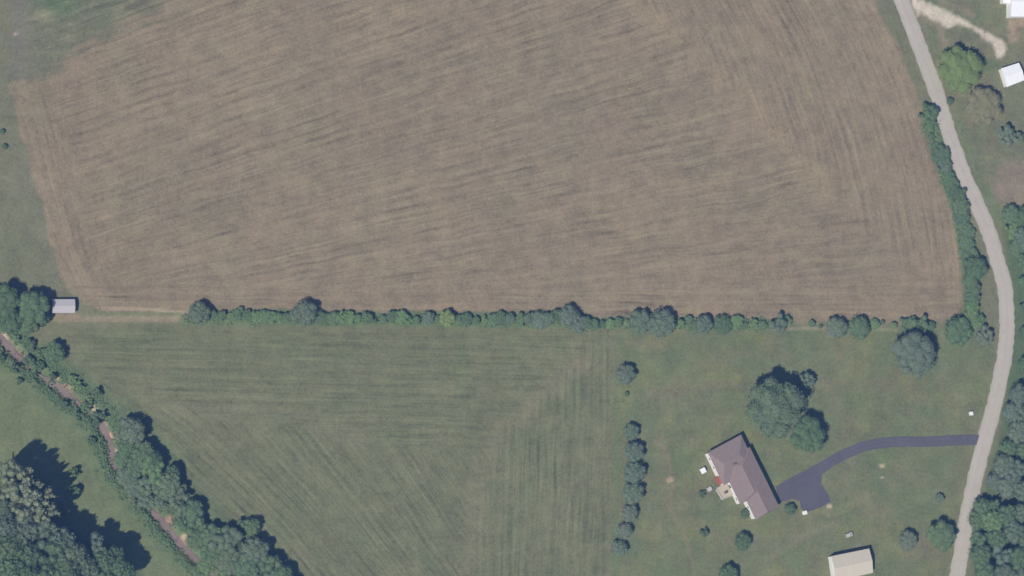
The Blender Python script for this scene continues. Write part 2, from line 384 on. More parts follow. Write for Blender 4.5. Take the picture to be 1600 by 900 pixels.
# east wood floor and west wood floor, stream margins
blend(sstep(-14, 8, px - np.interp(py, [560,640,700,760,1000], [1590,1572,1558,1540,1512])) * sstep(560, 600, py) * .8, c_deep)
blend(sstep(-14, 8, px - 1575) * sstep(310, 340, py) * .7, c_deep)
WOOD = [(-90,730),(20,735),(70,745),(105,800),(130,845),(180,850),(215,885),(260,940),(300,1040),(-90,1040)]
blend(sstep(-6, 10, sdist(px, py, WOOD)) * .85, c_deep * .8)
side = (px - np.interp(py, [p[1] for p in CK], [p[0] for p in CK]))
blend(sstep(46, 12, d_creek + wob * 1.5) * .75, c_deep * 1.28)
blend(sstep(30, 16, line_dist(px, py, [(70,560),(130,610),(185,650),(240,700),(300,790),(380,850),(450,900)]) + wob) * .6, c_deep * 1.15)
def pool(x, y):
    a = sstep(54, 40, x); b_ = sstep(64, 76, x) * sstep(132, 118, x); c_ = sstep(655, 662, y) * sstep(734, 722, y) * (x > 130)
    d_ = sstep(796, 808, y) * sstep(886, 874, y); return np.clip(a + b_ + c_ + d_, 0, 1) * (.45 + .55 * sstep(.3, .6, vnoise(x, y, 15, 52)))
sandy = sstep(10, 4, d_creek + wob_s * 1.6) * (.15 + .85 * pool(px, py))
blend(sandy * sstep(.30, .62, vnoise(px, py, 13, 51)) * (1 - sstep(728, 738, py) * sstep(795, 788, py)), c_mud)
for sx, sy, r, cc in ((8,528,6,c_sand),(90,590,4,c_sand),(110,602,6,(.30,.30,.17)),(148,637,4,c_sand),(163,664,6,(.42,.27,.22)),(172,680,5,(.42,.27,.22)),
                      (181,706,5,c_sand),(178,728,5,(.42,.27,.22)),(268,812,7,(.30,.19,.16)),(288,838,4,c_sand),(272,840,5,c_sand),(283,853,5,c_sand),
                      (240,826,2.2,(.6,.58,.5)),(205,776,5,(.30,.23,.17)),(315,884,5,(.32,.22,.17)),(32,556,9,(.24,.16,.14)),(100,607,9,(.26,.17,.14))):
    blend(sstep(r + 2, r - 2, np.hypot(px - sx, py - sy) + wob_s) * .9, cc)
col = np.clip(col, 0.02, 0.9)

Z = (vnoise(px, py, 60, 61) - .5) * 0.25 + (vnoise(px, py, 22, 62) - .5) * 0.06
Z -= 1.5 * sstep(15, 3.5, d_creek)
flat = np.maximum(sstep(24, 15, d_road), np.maximum(sstep(4, 12, 12 - line_dist(px, py, DRIVE)) * 1.0, sstep(-16, -6, sdist(px, py, APRON))))
flat = np.maximum(flat, sstep(22, 14, line_dist(px, py, DRIVE)))
Z = Z * (1 - flat) - 0.03 * flat
houseflat = sstep(95, 80, np.hypot(px - 1160, py - 745)); Z = Z * (1 - houseflat) - 0.03 * houseflat * (1 - flat) - 0.03 * houseflat * flat

# row coordinates in metres, weights in z
def rows_att(u, v, wt): return np.stack([u * PX, v * PX, wt], -1)
cc_ = py.copy()
for _ in range(30):
    sl_ = .34 * (1 - np.clip(cc_ / 560, -.3, 1.2) ** 2 * np.sign(cc_)); cc_ = .6 * cc_ + .4 * (py + (px - 700) * sl_)
foot = fm_foot = sstep(425, 465, py) * sstep(0, 4, s_field)
xr = np.interp(py, [p[1] for p in RB], [p[0] for p in RB]); xl = np.interp(py, [p[1] for p in LB], [p[0] for p in LB])
seam = np.interp(py, [-100, 0, 90, 250, 330, 420, 500], [950, 992, 1100, 1245, 1330, 1420, 1500])
wr = sstep(-25, 25, px - seam) * fm
lfw = sstep(95, 40, px - xl) * fm * sstep(120, 160, py) * sstep(480, 440, py)
main = np.maximum(fm, sstep(-10, 20, wd)) * (1 - wr) * (1 - lfw) * (1 - foot)
wu = (vnoise(px, py, 40, 71) - .5) * 5
tx = np.interp(py, [500, 560, 645, 690, 760, 1040], [930, 905, 820, 775, 745, 725])
vert = hm_ * sstep(-18, 18, px - tx)
botl = np.interp(px, [90, 250, 400, 560, 700, 780], [560, 625, 650, 690, 705, 700])
diag = hm_ * (1 - sstep(-18, 18, px - tx)) * sstep(-18, 22, py - botl)
hor = hm_ * (1 - vert) * (1 - diag) * sstep(4, 14, s_hay)
top = py < 500
u0 = np.where(top, cc_ + wu, py - .02 * px + wu * .3)
r0 = rows_att(u0, px, np.where(top, main * .40, hor * .40))
u1 = np.where(top, np.where(px > 600, px - xr, px - xl) + wu * .5, px + .03 * (py - 700) + wu * .4)
r1 = rows_att(u1, py, np.where(top, (wr * .33 + lfw * .32) * (1 - foot * .8), vert * .42))
# diagonal rows curve round from the stream edge to the vertical ones
ang_u = np.where(top, py / .95, (px - 80) * .66 - (py - 620) * .75 + ((px - 300) / 100.0) ** 2 * 6)
r2 = rows_att(ang_u + wu * .5, np.where(top, px, px * .7 + py * .7), np.where(top, foot * .38, diag * .40))
hue = .35 + .65 * np.maximum(fm * -.2, lm)

classes = np.zeros(X.shape, int)
classes[s_hay > 0] = 1; classes[s_lawn > 0] = 2; classes[(s_mead > 0)] = 3
classes[(d_creek < 13)] = 5
classes[s_field > 0] = 4; classes[s_grav > 0] = 6
cf = classes[:-1, :-1]
names = {0: ('grass_verge', 'rough grey green grass between the field and the road'), 1: ('hay_field', 'green mown hay field with tractor rows'),
         2: ('lawn', 'mottled green lawn around the house'), 3: ('meadow', 'green meadow strip beside the stream'),
         4: ('crop_field', 'large brown stubble field with curving rows'), 5: ('riverbank', 'muddy stream bed and banks'),
         6: ('gravel_drive', 'pale gravel drive leaving the road')}
V = np.stack([X, Y, Z], -1).reshape(-1, 3)
ii, jj = np.meshgrid(np.arange(ny - 1), np.arange(nx - 1), indexing='ij')
quad = np.stack([ii * nx + jj, ii * nx + jj + 1, (ii + 1) * nx + jj + 1, (ii + 1) * nx + jj], -1)
def grid_part(name, sel, label):
    q = quad[sel]
    if len(q) == 0: return
    used, inv = np.unique(q.ravel(), return_inverse=True)
    me = bpy.data.meshes.new(name)
    me.vertices.add(len(used)); me.vertices.foreach_set('co', V[used].ravel())
    me.loops.add(q.size); me.loops.foreach_set('vertex_index', inv.astype(np.int32))
    me.polygons.add(len(q)); me.polygons.foreach_set('loop_start', np.arange(0, q.size, 4, dtype=np.int32))
    me.polygons.foreach_set('loop_total', np.full(len(q), 4, np.int32))
    me.update(calc_edges=True)
    a = me.attributes.new('tint', 'FLOAT_COLOR', 'POINT')
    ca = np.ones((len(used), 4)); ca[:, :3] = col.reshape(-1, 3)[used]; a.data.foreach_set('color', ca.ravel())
    for k, r in enumerate((r0, r1, r2)):
        a = me.attributes.new('rows%d' % k, 'FLOAT_VECTOR', 'POINT'); a.data.foreach_set('vector', r.reshape(-1, 3)[used].ravel())
    a = me.attributes.new('hue', 'FLOAT', 'POINT'); a.data.foreach_set('value', hue.ravel()[used])
    me.polygons.foreach_set('use_smooth', np.ones(len(q), bool))
    me.materials.append(M_land)
    o = bpy.data.objects.new(name, me); C.objects.link(o); tag(o, label, kind='structure')
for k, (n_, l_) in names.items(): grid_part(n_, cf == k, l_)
# the land beyond, out to the horizon
def far_land():
    B = 3000.0; x0, x1, y0, y1 = xs[0], xs[-1], ys[0], ys[-1]
    vs = [(-B, -B), (B, -B), (B, B), (-B, B), (x0, y0), (x1, y0), (x1, y1), (x0, y1)]
    vs = [(a, b, -0.02) for a, b in vs]
    o = mesh_obj('ground', vs, [(0, 1, 5, 4), (1, 2, 6, 5), (2, 3, 7, 6), (3, 0, 4, 7)], M_land)
    me = o.data
    a = me.attributes.new('tint', 'FLOAT_COLOR', 'POINT'); a.data.foreach_set('color', [*c_hay, 1.0] * 8)
    a = me.attributes.new('hue', 'FLOAT', 'POINT'); a.data.foreach_set('value', [1.0] * 8)
    tag(o, 'grassland stretching to the horizon', kind='structure')
far_land()

def catmull(pts, step=6.0):
    out = []; n = len(pts)
    for i in range(n - 1):
        p0, p1, p2, p3 = pts[max(i - 1, 0)], pts[i], pts[i + 1], pts[min(i + 2, n - 1)]
        k = max(2, int(math.hypot(p2[0] - p1[0], p2[1] - p1[1]) / step))
        for j in range(k):
            t_ = j / k
            out.append(tuple(.5 * (2 * p1[c] + (p2[c] - p0[c]) * t_ + (2 * p0[c] - 5 * p1[c] + 4 * p2[c] - p3[c]) * t_ ** 2
                              + (3 * p1[c] - p0[c] - 3 * p2[c] + p3[c]) * t_ ** 3) for c in (0, 1)))
    out.append(pts[-1]); return out
def ribbon(name, pts, wl, wr_, z, mat, label, jitter=0.0, seed=0, thick=0.0, wf=None):
    r = random.Random(seed); cp = catmull(pts); w_pts = [P(*p) for p in cp]; vs = []; fs = []
    for i, p in enumerate(w_pts):
        a = w_pts[max(i - 1, 0)]; b = w_pts[min(i + 1, len(w_pts) - 1)]
        d = (b - a).normalized(); nrm = Vector((-d.y, d.x, 0))
        jl = r.uniform(-jitter, jitter); jr = r.uniform(-jitter, jitter)
        g = wf(*cp[i]) if wf else 1.0
        l_, r_ = p + nrm * (wl * g + jl), p - nrm * (wr_ * g + jr)
        vs += [(l_.x, l_.y, z - thick), (l_.x, l_.y, z), (p.x, p.y, z + min(.04, thick)), (r_.x, r_.y, z), (r_.x, r_.y, z - thick)]
        if i:
            k = 5 * i
            fs += [(k - 5 + j, k + j, k + j + 1, k - 4 + j) for j in range(4)]
    o = mesh_obj(name, vs, fs, mat); tag(o, label, kind='structure')
    at = o.data.attributes.new('across', 'FLOAT', 'POINT'); at.data.foreach_set('value', [-1, -1, 0, 1, 1] * (len(vs) // 5)); return o
ribbon('road_shoulder', RX, 3.45, 3.45, 0.02, M_shoulder, 'pale gravel shoulder strips along the road', .28, 4, .05)
ribbon('road', RX, 2.95, 2.95, 0.07, M_road, 'pale grey country road curving down the right side', .06, 5, .08)
ribbon('paved_driveway', DRIVE, 2.1, 2.1, 0.03, M_asphalt, 'bluish dark driveway from the road to the house', .10, 6, .05)
bm = bmesh.new(); prism(bm, [tuple(P(*p).xy) for p in APRON][::-1], -0.06, 0.045)
tag(bm_obj('paved_parking_area', bm, M_asphalt), 'bluish dark parking apron beside the house', kind='structure')
ribbon('stream', CK, 1.35, 1.35, -1.26, M_water, 'brown muddy stream running between its banks', .35, 8, 0.0, lambda x, y: .35 + .65 * float(pool(np.array(x), np.array(y))))

# ------------------------------------------------------------------ crowns and trunks
def ico(sub):
    b_ = bmesh.new(); bmesh.ops.create_icosphere(b_, subdivisions=sub, radius=1.0)
    v = np.array([x.co[:] for x in b_.verts]); f = [tuple(q.index for q in x.verts) for x in b_.faces]; b_.free(); return v, f
ICO_V, ICO_F = ico(2)
def crown_mesh(name, seed, leaf, dens, style='round'):
    r = np.random.default_rng(seed); lumps = []
    if style == 'round':
        n = {True: 22, False: 14}[leaf < .07]
        lumps.append((np.array((0, 0, -.05)), .74 if leaf < .07 else .88))
        for i in range(n):
            a = i * 2.39996 + r.random() * .5; rad = math.sqrt((i + .6) / n) * .74
            rr = .22 + r.random() * .17 - .04 * rad if leaf < .07 else .23 + r.random() * .10
            lumps.append((np.array((math.cos(a) * rad * (.92 + .16 * r.random()), math.sin(a) * rad * (.92 + .16 * r.random()),
                          .62 * math.sqrt(max(0, 1 - rad * rad)) - .16 + r.random() * .16)), rr))
    elif style == 'ragged':
        for i in range(17):
            a = r.random() * 6.283; rad = math.sqrt(r.random()) * .78
            lumps.append((np.array((math.cos(a) * rad, math.sin(a) * rad, .45 * (1 - rad) + r.random() * .4 - .15)), .16 + r.random() * .17))
        lumps.append((np.array((0, 0, -.1)), .48))
    elif style == 'spire':
        for i in range(14):
            a = r.random() * 6.283; k = i / 13.0; rad = (1 - k) * .55
            lumps.append((np.array((math.cos(a) * rad, math.sin(a) * rad, -.8 + 2.1 * k)), .18 + .30 * (1 - k)))
    vs, fs, tone = [], [], []; nv = 0
    for c, rad in lumps:
        v = ICO_V * rad * .86 * (1 + (r.random((len(ICO_V), 1)) - .5) * .22) + c
        vs.append(v); fs += [tuple(i + nv for i in f) for f in ICO_F]; nv += len(v); tone += list(.10 + r.random(len(ICO_F)) * .35)
    lt = r.random(len(lumps))
    for li, (c, rad) in enumerate(lumps):
        n = int(dens * 4 * math.pi * rad * rad / (leaf * leaf))
        d = r.normal(size=(n, 3)); d[:, 2] = np.where(r.random(n) < .6, np.abs(d[:, 2]), d[:, 2]); d /= np.linalg.norm(d, axis=1)[:, None]
        p = c + d * rad * (.84 + .28 * r.random((n, 1)))
        keep = np.ones(n, bool)
        for lj, (c2, r2) in enumerate(lumps):
            if lj != li: keep &= np.linalg.norm(p - c2, axis=1) > r2 * .86
        p, d = p[keep], d[keep]; n = len(p)
        if n == 0: continue
        nr = d + r.normal(size=(n, 3)) * .55; nr /= np.linalg.norm(nr, axis=1)[:, None]
        a = np.cross(nr, r.normal(size=(n, 3))); a /= np.linalg.norm(a, axis=1)[:, None] + 1e-9
        b_ = np.cross(nr, a); s1 = leaf * (.35 + .5 * r.random((n, 1))); s2 = leaf * (.3 + .35 * r.random((n, 1)))
        q = np.stack([p - a * s1, p - b_ * s2, p + a * s1, p + b_ * s2], 1).reshape(-1, 3)
        vs.append(q); fs += [(nv + 4 * i, nv + 4 * i + 1, nv + 4 * i + 2, nv + 4 * i + 3) for i in range(n)]; nv += 4 * n
        tone += list(np.clip((.30 if style == 'round' else .45) * lt[li] + .62 * r.random(n), 0, 1))
    V_ = np.concatenate(vs)
    me = bpy.data.meshes.new(name); me.from_pydata(V_.tolist(), [], fs)
    at = me.attributes.new('tone', 'FLOAT', 'FACE'); at.data.foreach_set('value', np.array(tone, dtype=np.float32))
    me.materials.append(M_leaf); me.update(); return me
BIG = [crown_mesh('large_crown', 100 + i, .050, .62) for i in range(4)]
BIGR = [crown_mesh('ragged_crown', 120 + i, .050, .55, 'ragged') for i in range(3)]
MED = [crown_mesh('medium_crown', 200 + i, .095, .75) for i in range(5)]
MEDR = [crown_mesh('loose_crown', 220 + i, .095, .65, 'ragged') for i in range(3)]
SML = [crown_mesh('shrub_crown', 300 + i, .17, .9) for i in range(5)]
SPIRE = [crown_mesh('spire_crown', 320 + i, .085, .8, 'spire') for i in range(2)]

def trunk_mesh(seed):
    r = random.Random(seed); b_ = bmesh.new()
    def limb(p0, p1, r0, r1, n=7):
        d = (Vector(p1) - Vector(p0)); q = d.to_track_quat('Z', 'Y'); rings = []
        for p, rr in ((p0, r0), (p1, r1)):
            rings.append([b_.verts.new(Vector(p) + q @ Vector((math.cos(k / n * 6.283) * rr, math.sin(k / n * 6.283) * rr, 0))) for k in range(n)])
        for k in range(n): b_.faces.new((rings[0][k], rings[0][(k + 1) % n], rings[1][(k + 1) % n], rings[1][k]))
        b_.faces.new(rings[1])
    limb((0, 0, -.06), (.01, .01, .12), .05, .034); limb((.01, .01, .11), (.0, .02, .62), .035, .018)
    for i in range(6):
        a = i * 1.05 + r.random(); z = .26 + .05 * i
        limb((0, .01, z), (math.cos(a) * .24, math.sin(a) * .24, z + .2), .016, .006)
    me = bpy.data.meshes.new('trunk'); b_.to_mesh(me); b_.free(); me.materials.append(M_bark); return me
TR = [trunk_mesh(i) for i in range(3)]
TONES = {'dark green': (0.072, 0.105, 0.062), 'green': (0.088, 0.125, 0.072), 'light green': (0.108, 0.155, 0.075),
         'yellow-green': (0.145, 0.185, 0.085), 'bright green': (0.128, 0.165, 0.072), 'blue-green': (0.098, 0.124, 0.096),
         'grey-green': (0.100, 0.127, 0.086), 'pale grey-green': (0.178, 0.195, 0.140), 'olive': (0.168, 0.152, 0.100), 'dusky green': (0.108, 0.128, 0.098)}
R = random.Random(42)
def plant(name, x, y, r, tone, label, cat, group=None, H=None, style=None):
    """x, y, r: middle and radius of the crown in the photograph's pixels"""
    rm = r * PX; zc = (H * .60) if H else rm * (.92 if name == 'orchard_tree' else .80)
    H_ = H if H else rm * (1.45 if rm < 6 else 1.28)
    c = P(x, y, zc)
    if style == 'ragged': me = R.choice(BIGR if rm > 4.6 else MEDR)
    elif style == 'spire': me = R.choice(SPIRE)
    else: me = R.choice(BIG if rm > 5.8 else MED if rm > 2.7 else SML)
    base = TONES[tone]; k = R.uniform(.93, 1.07)
    colr = (base[0] * k * R.uniform(.95, 1.05), base[1] * k, base[2] * k * R.uniform(.94, 1.06), 1)
    root = empty(name, (c.x, c.y, 0)); tag(root, label, cat, group)
    cr = bpy.data.objects.new('crown', me); C.objects.link(cr); cr.parent = root
    cr.location = (0, 0, zc); cr.rotation_euler = (0, 0, R.uniform(0, 6.28)); cr.color = colr
    rz = max(.3, (H_ - zc) / .92) if style != 'spire' else H_ * .38
    kk = 1.14 if (style != 'ragged' and name != 'woodland_tree') else 1.12
    cr.scale = (rm * kk * R.uniform(.96, 1.06), rm * kk * R.uniform(.96, 1.06), rz)
    tk = bpy.data.objects.new('trunk', R.choice(TR)); C.objects.link(tk); tk.parent = root
    tk.scale = (H_ * (.8 if style == 'ragged' else .95),) * 3
    return root

# --- free-standing trees and bushes, each described on its own
SOLO = [
 ('tree',1205,636,45,'grey-green','largest round tree on the lawn, just north of the house','round',17.0),
 ('tree',1259,681,27,'green','dark tree touching the lower right of the largest round lawn tree','round',11.0),
 ('tree',1260,597,14,'blue-green','small tree at the upper right of the largest round lawn tree','ragged',6.0),
 ('tree',1426,556,36,'dusky green','wide uneven tree on the lawn just below the right end of the hedgerow','round',12.0),
 ('tree',1497,518,23,'green','round tree where the hedgerow meets the roadside hedge','round',7.0),
 ('tree',1536,526,17,'dusky green','grey green tree close to the road beside the hedgerow corner','ragged',5.5),
 ('tree',1470,837,24,'green','round tree touching the road at the lower right of the lawn','round',7.5),
 ('tree',1418,845,15,'dusky green','small round tree left of the one touching the road, lower right','round',5.0),
 ('shrub',1468,778,7,'dusky green','lone little bush on the lawn near the road above the round tree','round',None),
 ('shrub',1160,847,13,'dark green','round dark bush on the lawn south of the house','round',None),
 ('shrub',1100,832,8,'dark green','ragged little dark bush southwest of the house','ragged',None),
 ('shrub',1096,772,6,'dark green','low dark shrub just west of the tan deck','ragged',None),
 ('shrub',1234,796,9,'dark green','rounded shrub at the garage corner beside the parking apron','round',None),
 ('shrub',1164,803,7,'dark green','low shrub against the southwest wall of the garage','round',None),
 ('shrub',1138,898,15,'dark green','dark bush cut by the bottom edge below the house','round',None),
 ('shrub',979,616,4,'dark green','tiny dark sapling below the topmost tree of the lawn row','round',None),
 ('shrub',3,206,4,'dark green','upper of two tiny dark bushes at the left edge','round',None),
 ('shrub',7,229,4,'dark green','lower of two tiny dark bushes at the left edge','round',None),
 ('tree',1496,108,36,'bright green','big bright yellow green tree beside the gravel drive','round',9.0),
 ('tree',1535,167,30,'olive','wide olive brown tree below the bright green one','round',7.0),
 ('tree',1572,212,18,'dusky green','ragged dark tree below the olive brown tree','ragged',6.0),
 ('tree',1597,214,11,'dusky green','small tree cut by the right edge below the olive brown tree','ragged',5.0),
 ('shrub',1484,158,6,'dark green','small dark bush between the road and the olive brown tree','round',None),
 ('shrub',92,600,0,'dark green','','round',None),
]
for nm, x, y, r, tn, lb, st, H in SOLO:
    if r: plant(nm, x, y, r, tn, lb, nm, None, H, st)

# --- the row of small round trees on the lawn's west side
ROW = [(977,585,16,'topmost'),(986,675,13,'second from the top'),(990,706,17,'third from the top'),(990,739,18,'fourth from the top'),
       (988,771,18,'fifth from the top'),(983,803,15,'sixth from the top'),(975,830,14,'seventh from the top'),(967,857,14,'lowest')]
for i, (x, y, r, o_) in enumerate(ROW):
    plant('orchard_tree', x, y, r * .92, 'blue-green' if i not in (5, 6) else 'dusky green',
          'small round tree, %s in the straight row west of the house' % o_, 'tree', 'row of small round trees west of the house')

# --- hedgerow between the two fields, split at the plants one can pick out
ORD = ['first','second','third','fourth','fifth','sixth','seventh','eighth','ninth','tenth','eleventh','twelfth','thirteenth','fourteenth','fifteenth','sixteenth']
def stretch(items, where, name='hedge_shrub', group='shrubs of the hedgerow between the two fields', direction=''):
    for i, it in enumerate(items):
        x, y, r, tn = it[:4]
        plant(name, x + R.uniform(-1.5, 1.5), y + R.uniform(-2.2, 2.8), r * R.choice((.62, .82, 1.0, 1.25)), tn, '%s hedgerow shrub, %s %s' % (tn, ORD[i], where), 'shrub', group, r * PX * 1.3, 'ragged' if (i % 4 == 3) else 'round')
G, D, L, B_ = 'green', 'dark green', 'light green', 'blue-green'
plant('hedge_tree', 311, 489, 16, B_, 'round tree at the open left end of the hedgerow', 'tree', 'trees of the hedgerow')
plant('hedge_tree', 475, 490, 19, B_, 'round blue green tree rising from the left part of the hedgerow', 'tree', 'trees of the hedgerow', 6.5)
plant('hedge_shrub', 698, 498, 13, 'yellow-green', 'bright yellow green bush in the middle of the hedgerow', 'shrub', 'shrubs of the hedgerow between the two fields')
plant('hedge_tree', 888, 494, 16, B_, 'highest dark tree of the hedgerow clump above the hay field corner', 'tree', 'trees of the hedgerow', 6.0)
plant('hedge_tree', 999, 504, 19, B_, 'left one of two big touching round hedgerow trees', 'tree', 'trees of the hedgerow', 6.0)
plant('hedge_tree', 1033, 506, 21, B_, 'right and larger one of two big touching round hedgerow trees', 'tree', 'trees of the hedgerow', 7.0)
plant('hedge_tree', 1099, 507, 15, B_, 'round hedgerow tree above the north east lawn, alone in size', 'tree', 'trees of the hedgerow')
plant('hedge_tree', 1216, 507, 16, B_, 'ragged dark hedgerow tree standing alone on the pale mown line', 'tree', 'trees of the hedgerow', None, 'ragged')
plant('hedge_tree', 1307, 513, 18, B_, 'left one of a pair of round trees near the hedgerow\'s right end', 'tree', 'trees of the hedgerow', 5.5)
plant('hedge_tree', 1342, 513, 18, G, 'right one of a pair of round trees near the hedgerow\'s right end', 'tree', 'trees of the hedgerow', 5.5)
plant('hedge_tree', 1438, 508, 16, G, 'tree at the hedgerow\'s right end above the wide uneven lawn tree', 'tree', 'trees of the hedgerow', 5.0, 'ragged')
stretch([(330,491,8,G),(345,491,9,G),(360,492,9,L),(373,490,9,G),(387,494,8,D),(400,496,8,L),(412,496,8,G),(424,497,8,L),(436,495,9,L),(448,494,9,G),(459,491,10,B_)],
        'right of the tree at the hedge\'s left end')
stretch([(495,496,9,G),(509,497,8,D),(521,496,9,G),(533,495,10,L),(546,497,8,L),(559,496,10,L),(573,496,11,G),(586,499,7,D),(599,500,7,G),(612,497,9,D),
         (626,497,9,L),(638,500,9,L),(651,500,8,G),(669,497,10,B_),(683,499,7,G)],
        'right of the big round blue green tree')
stretch([(714,499,9,G),(728,500,8,D),(743,501,8,G),(757,501,8,L),(770,501,8,G),(783,499,9,D),(797,498,10,B_),(811,499,9,G),(825,497,12,B_),(842,500,12,B_),(857,496,12,B_),(871,495,11,D)],
        'right of the yellow green bush')
stretch([(901,503,12,B_),(914,503,11,G),(927,505,9,G),(940,506,8,D),(953,507,8,L),(967,505,8,G),(979,506,6,L)], 'right of the clump\'s highest tree')
stretch([(1062,505,11,L),(1076,501,8,G),(1086,508,8,G)], 'right of the two big touching trees')
stretch([(1128,505,12,D),(1149,504,9,L),(1164,506,5,D),(1177,504,9,L),(1191,507,6,G),(1202,507,7,D)], 'right of the round tree standing alone in size')
stretch([(1230,501,9,L),(1268,506,7,G),(1281,509,4,D)], 'right of the ragged dark tree on the mown line')
stretch([(1367,507,7,L),(1379,506,6,G),(1396,508,7,L),(1413,507,9,G),(1425,504,9,G),(1453,507,8,D)], 'right of the round pair')

# --- hedge along the road, read from the top down
rd = [(1450,178,19,D),(1452,198,10,G),(1455,214,9,G),(1461,228,8,G),(1470,243,13,D),(1476,262,13,B_),(1482,277,11,G),(1488,292,10,G),(1498,306,14,D),
      (1500,322,14,G),(1502,338,11,D),(1506,352,10,G),(1512,364,10,G),(1510,380,12,G),(1514,396,13,G)]
for i, (x, y, r, tn) in enumerate(rd):
    if i == 0: plant('roadside_shrub', x, y, r, tn, 'dark round bush at the top of the roadside hedge, reaching over the road', 'shrub', 'bushes of the roadside hedge', 5.5, 'ragged')
    else: plant('roadside_shrub', x, y, r * (R.choice((1.1, 1.25, 1.35)) if i > 3 else .8), tn, '%s roadside hedge bush, %s below the dark bush at its top' % (tn, ORD[i - 1]), 'shrub', 'bushes of the roadside hedge', r * PX * 1.05, 'ragged' if i % 3 == 2 else 'round')
plant('roadside_shrub', 1523, 419, 20, D, 'largest dark bush in the lower half of the roadside hedge', 'shrub', 'bushes of the roadside hedge', 6.0)
for i, (x, y, r, tn) in enumerate([(1516,438,13,G),(1520,452,12,G),(1519,466,12,G),(1518,480,12,L),(1517,494,12,L),(1524,506,11,L),(1530,500,9,G)]):
    plant('roadside_shrub', x, y, r, tn, '%s roadside hedge bush, %s below the largest dark one' % (tn, ORD[i]), 'shrub', 'bushes of the roadside hedge')

# --- trees by the little shed at the left
for x, y, r, H, tn, lb in [(6,470,24,10,G,'tree at the left edge in the clump beside the shed, upper one'),(50,482,24,9.5,G,'tree touching the grey shed'),
      (14,502,19,8,'dark green','tree at the left edge below the clump\'s upper tree'),(44,506,16,7,G,'lower tree of the clump left of the shed'),
      (66,498,10,6,'dark green','small dark tree between the shed and the clump\'s lower tree'),(-22,480,24,10,G,'tree mostly cut off by the left edge in the shed clump'),
      (58,467,11,7.5,D,'small tree above the one touching the grey shed')]:
    plant('tree', x, y, r, tn, lb, 'tree', 'clump of trees left of the shed', H)

# --- shrubs and trees along the stream, from the top left down
ST_ = [(25,523,12,G,3.5),(46,540,12,D,3.5),(62,552,10,G,3),(84,552,15,G,6),(62,572,10,D,5),(74,562,10,G,3.5),(0,560,8,D,3),(22,576,9,D,3),(50,584,9,D,2.5),(30,596,7,D,2.5),
       (82,590,8,'dark green',4),(112,592,9,L,2.5),(124,604,9,L,3),(140,622,9,L,3),(150,614,10,G,4),(122,650,9,D,3),(100,632,8,D,2.5),(150,660,8,D,4),(142,690,9,D,3),(160,650,8,G,4)]
ST_X = [(44,564,9,D,3),(56,572,10,G,3.5),(133,636,9,G,3),(150,650,8,D,3)]
for (x, y, r, tn, H), wh in zip(ST_X, ['leaning over the stream between the first and second muddy pools','leaning over the stream just above the second muddy pool','leaning over the stream below the second muddy pool','leaning over the stream above the reddish bar, upper one']):
    plant('stream_shrub', x, y, r, tn, '%s stream shrub %s' % (tn, wh), 'shrub', 'shrubs along the stream', H, 'ragged')
where1 = ['on the far bank at the left edge, below the shed clump','on the right bank below the shed clump','between the shed clump and the lone round stream tree',
 '','dark clump over the water left of the lone round stream tree','just left of the lone round stream tree','at the left edge on the near bank',
 'on the near bank below the first muddy pool','on the near bank, left of the dark clump over the water','farthest from the water on the near bank',
 'overhanging the narrowest water above the second muddy pool','on the right bank above the second muddy pool','on the right bank beside the second muddy pool',
 'on the right bank below the second muddy pool','at the hay field edge right of the second muddy pool','on the near bank below the second muddy pool',
 'on the near bank beside the second muddy pool','over the water above the reddish bar','on the near bank left of the reddish bar','on the right bank above the reddish bar']
for (x, y, r, tn, H), wh in zip(ST_, where1):
    if not wh: plant('stream_tree', x, y, r, tn, 'lone round tree by the stream below the grey shed', 'tree', 'trees along the stream', H)
    else: plant('stream_shrub', x, y, r * .8, tn, '%s stream shrub %s' % (tn, wh), 'shrub', 'shrubs along the stream', H, 'ragged')
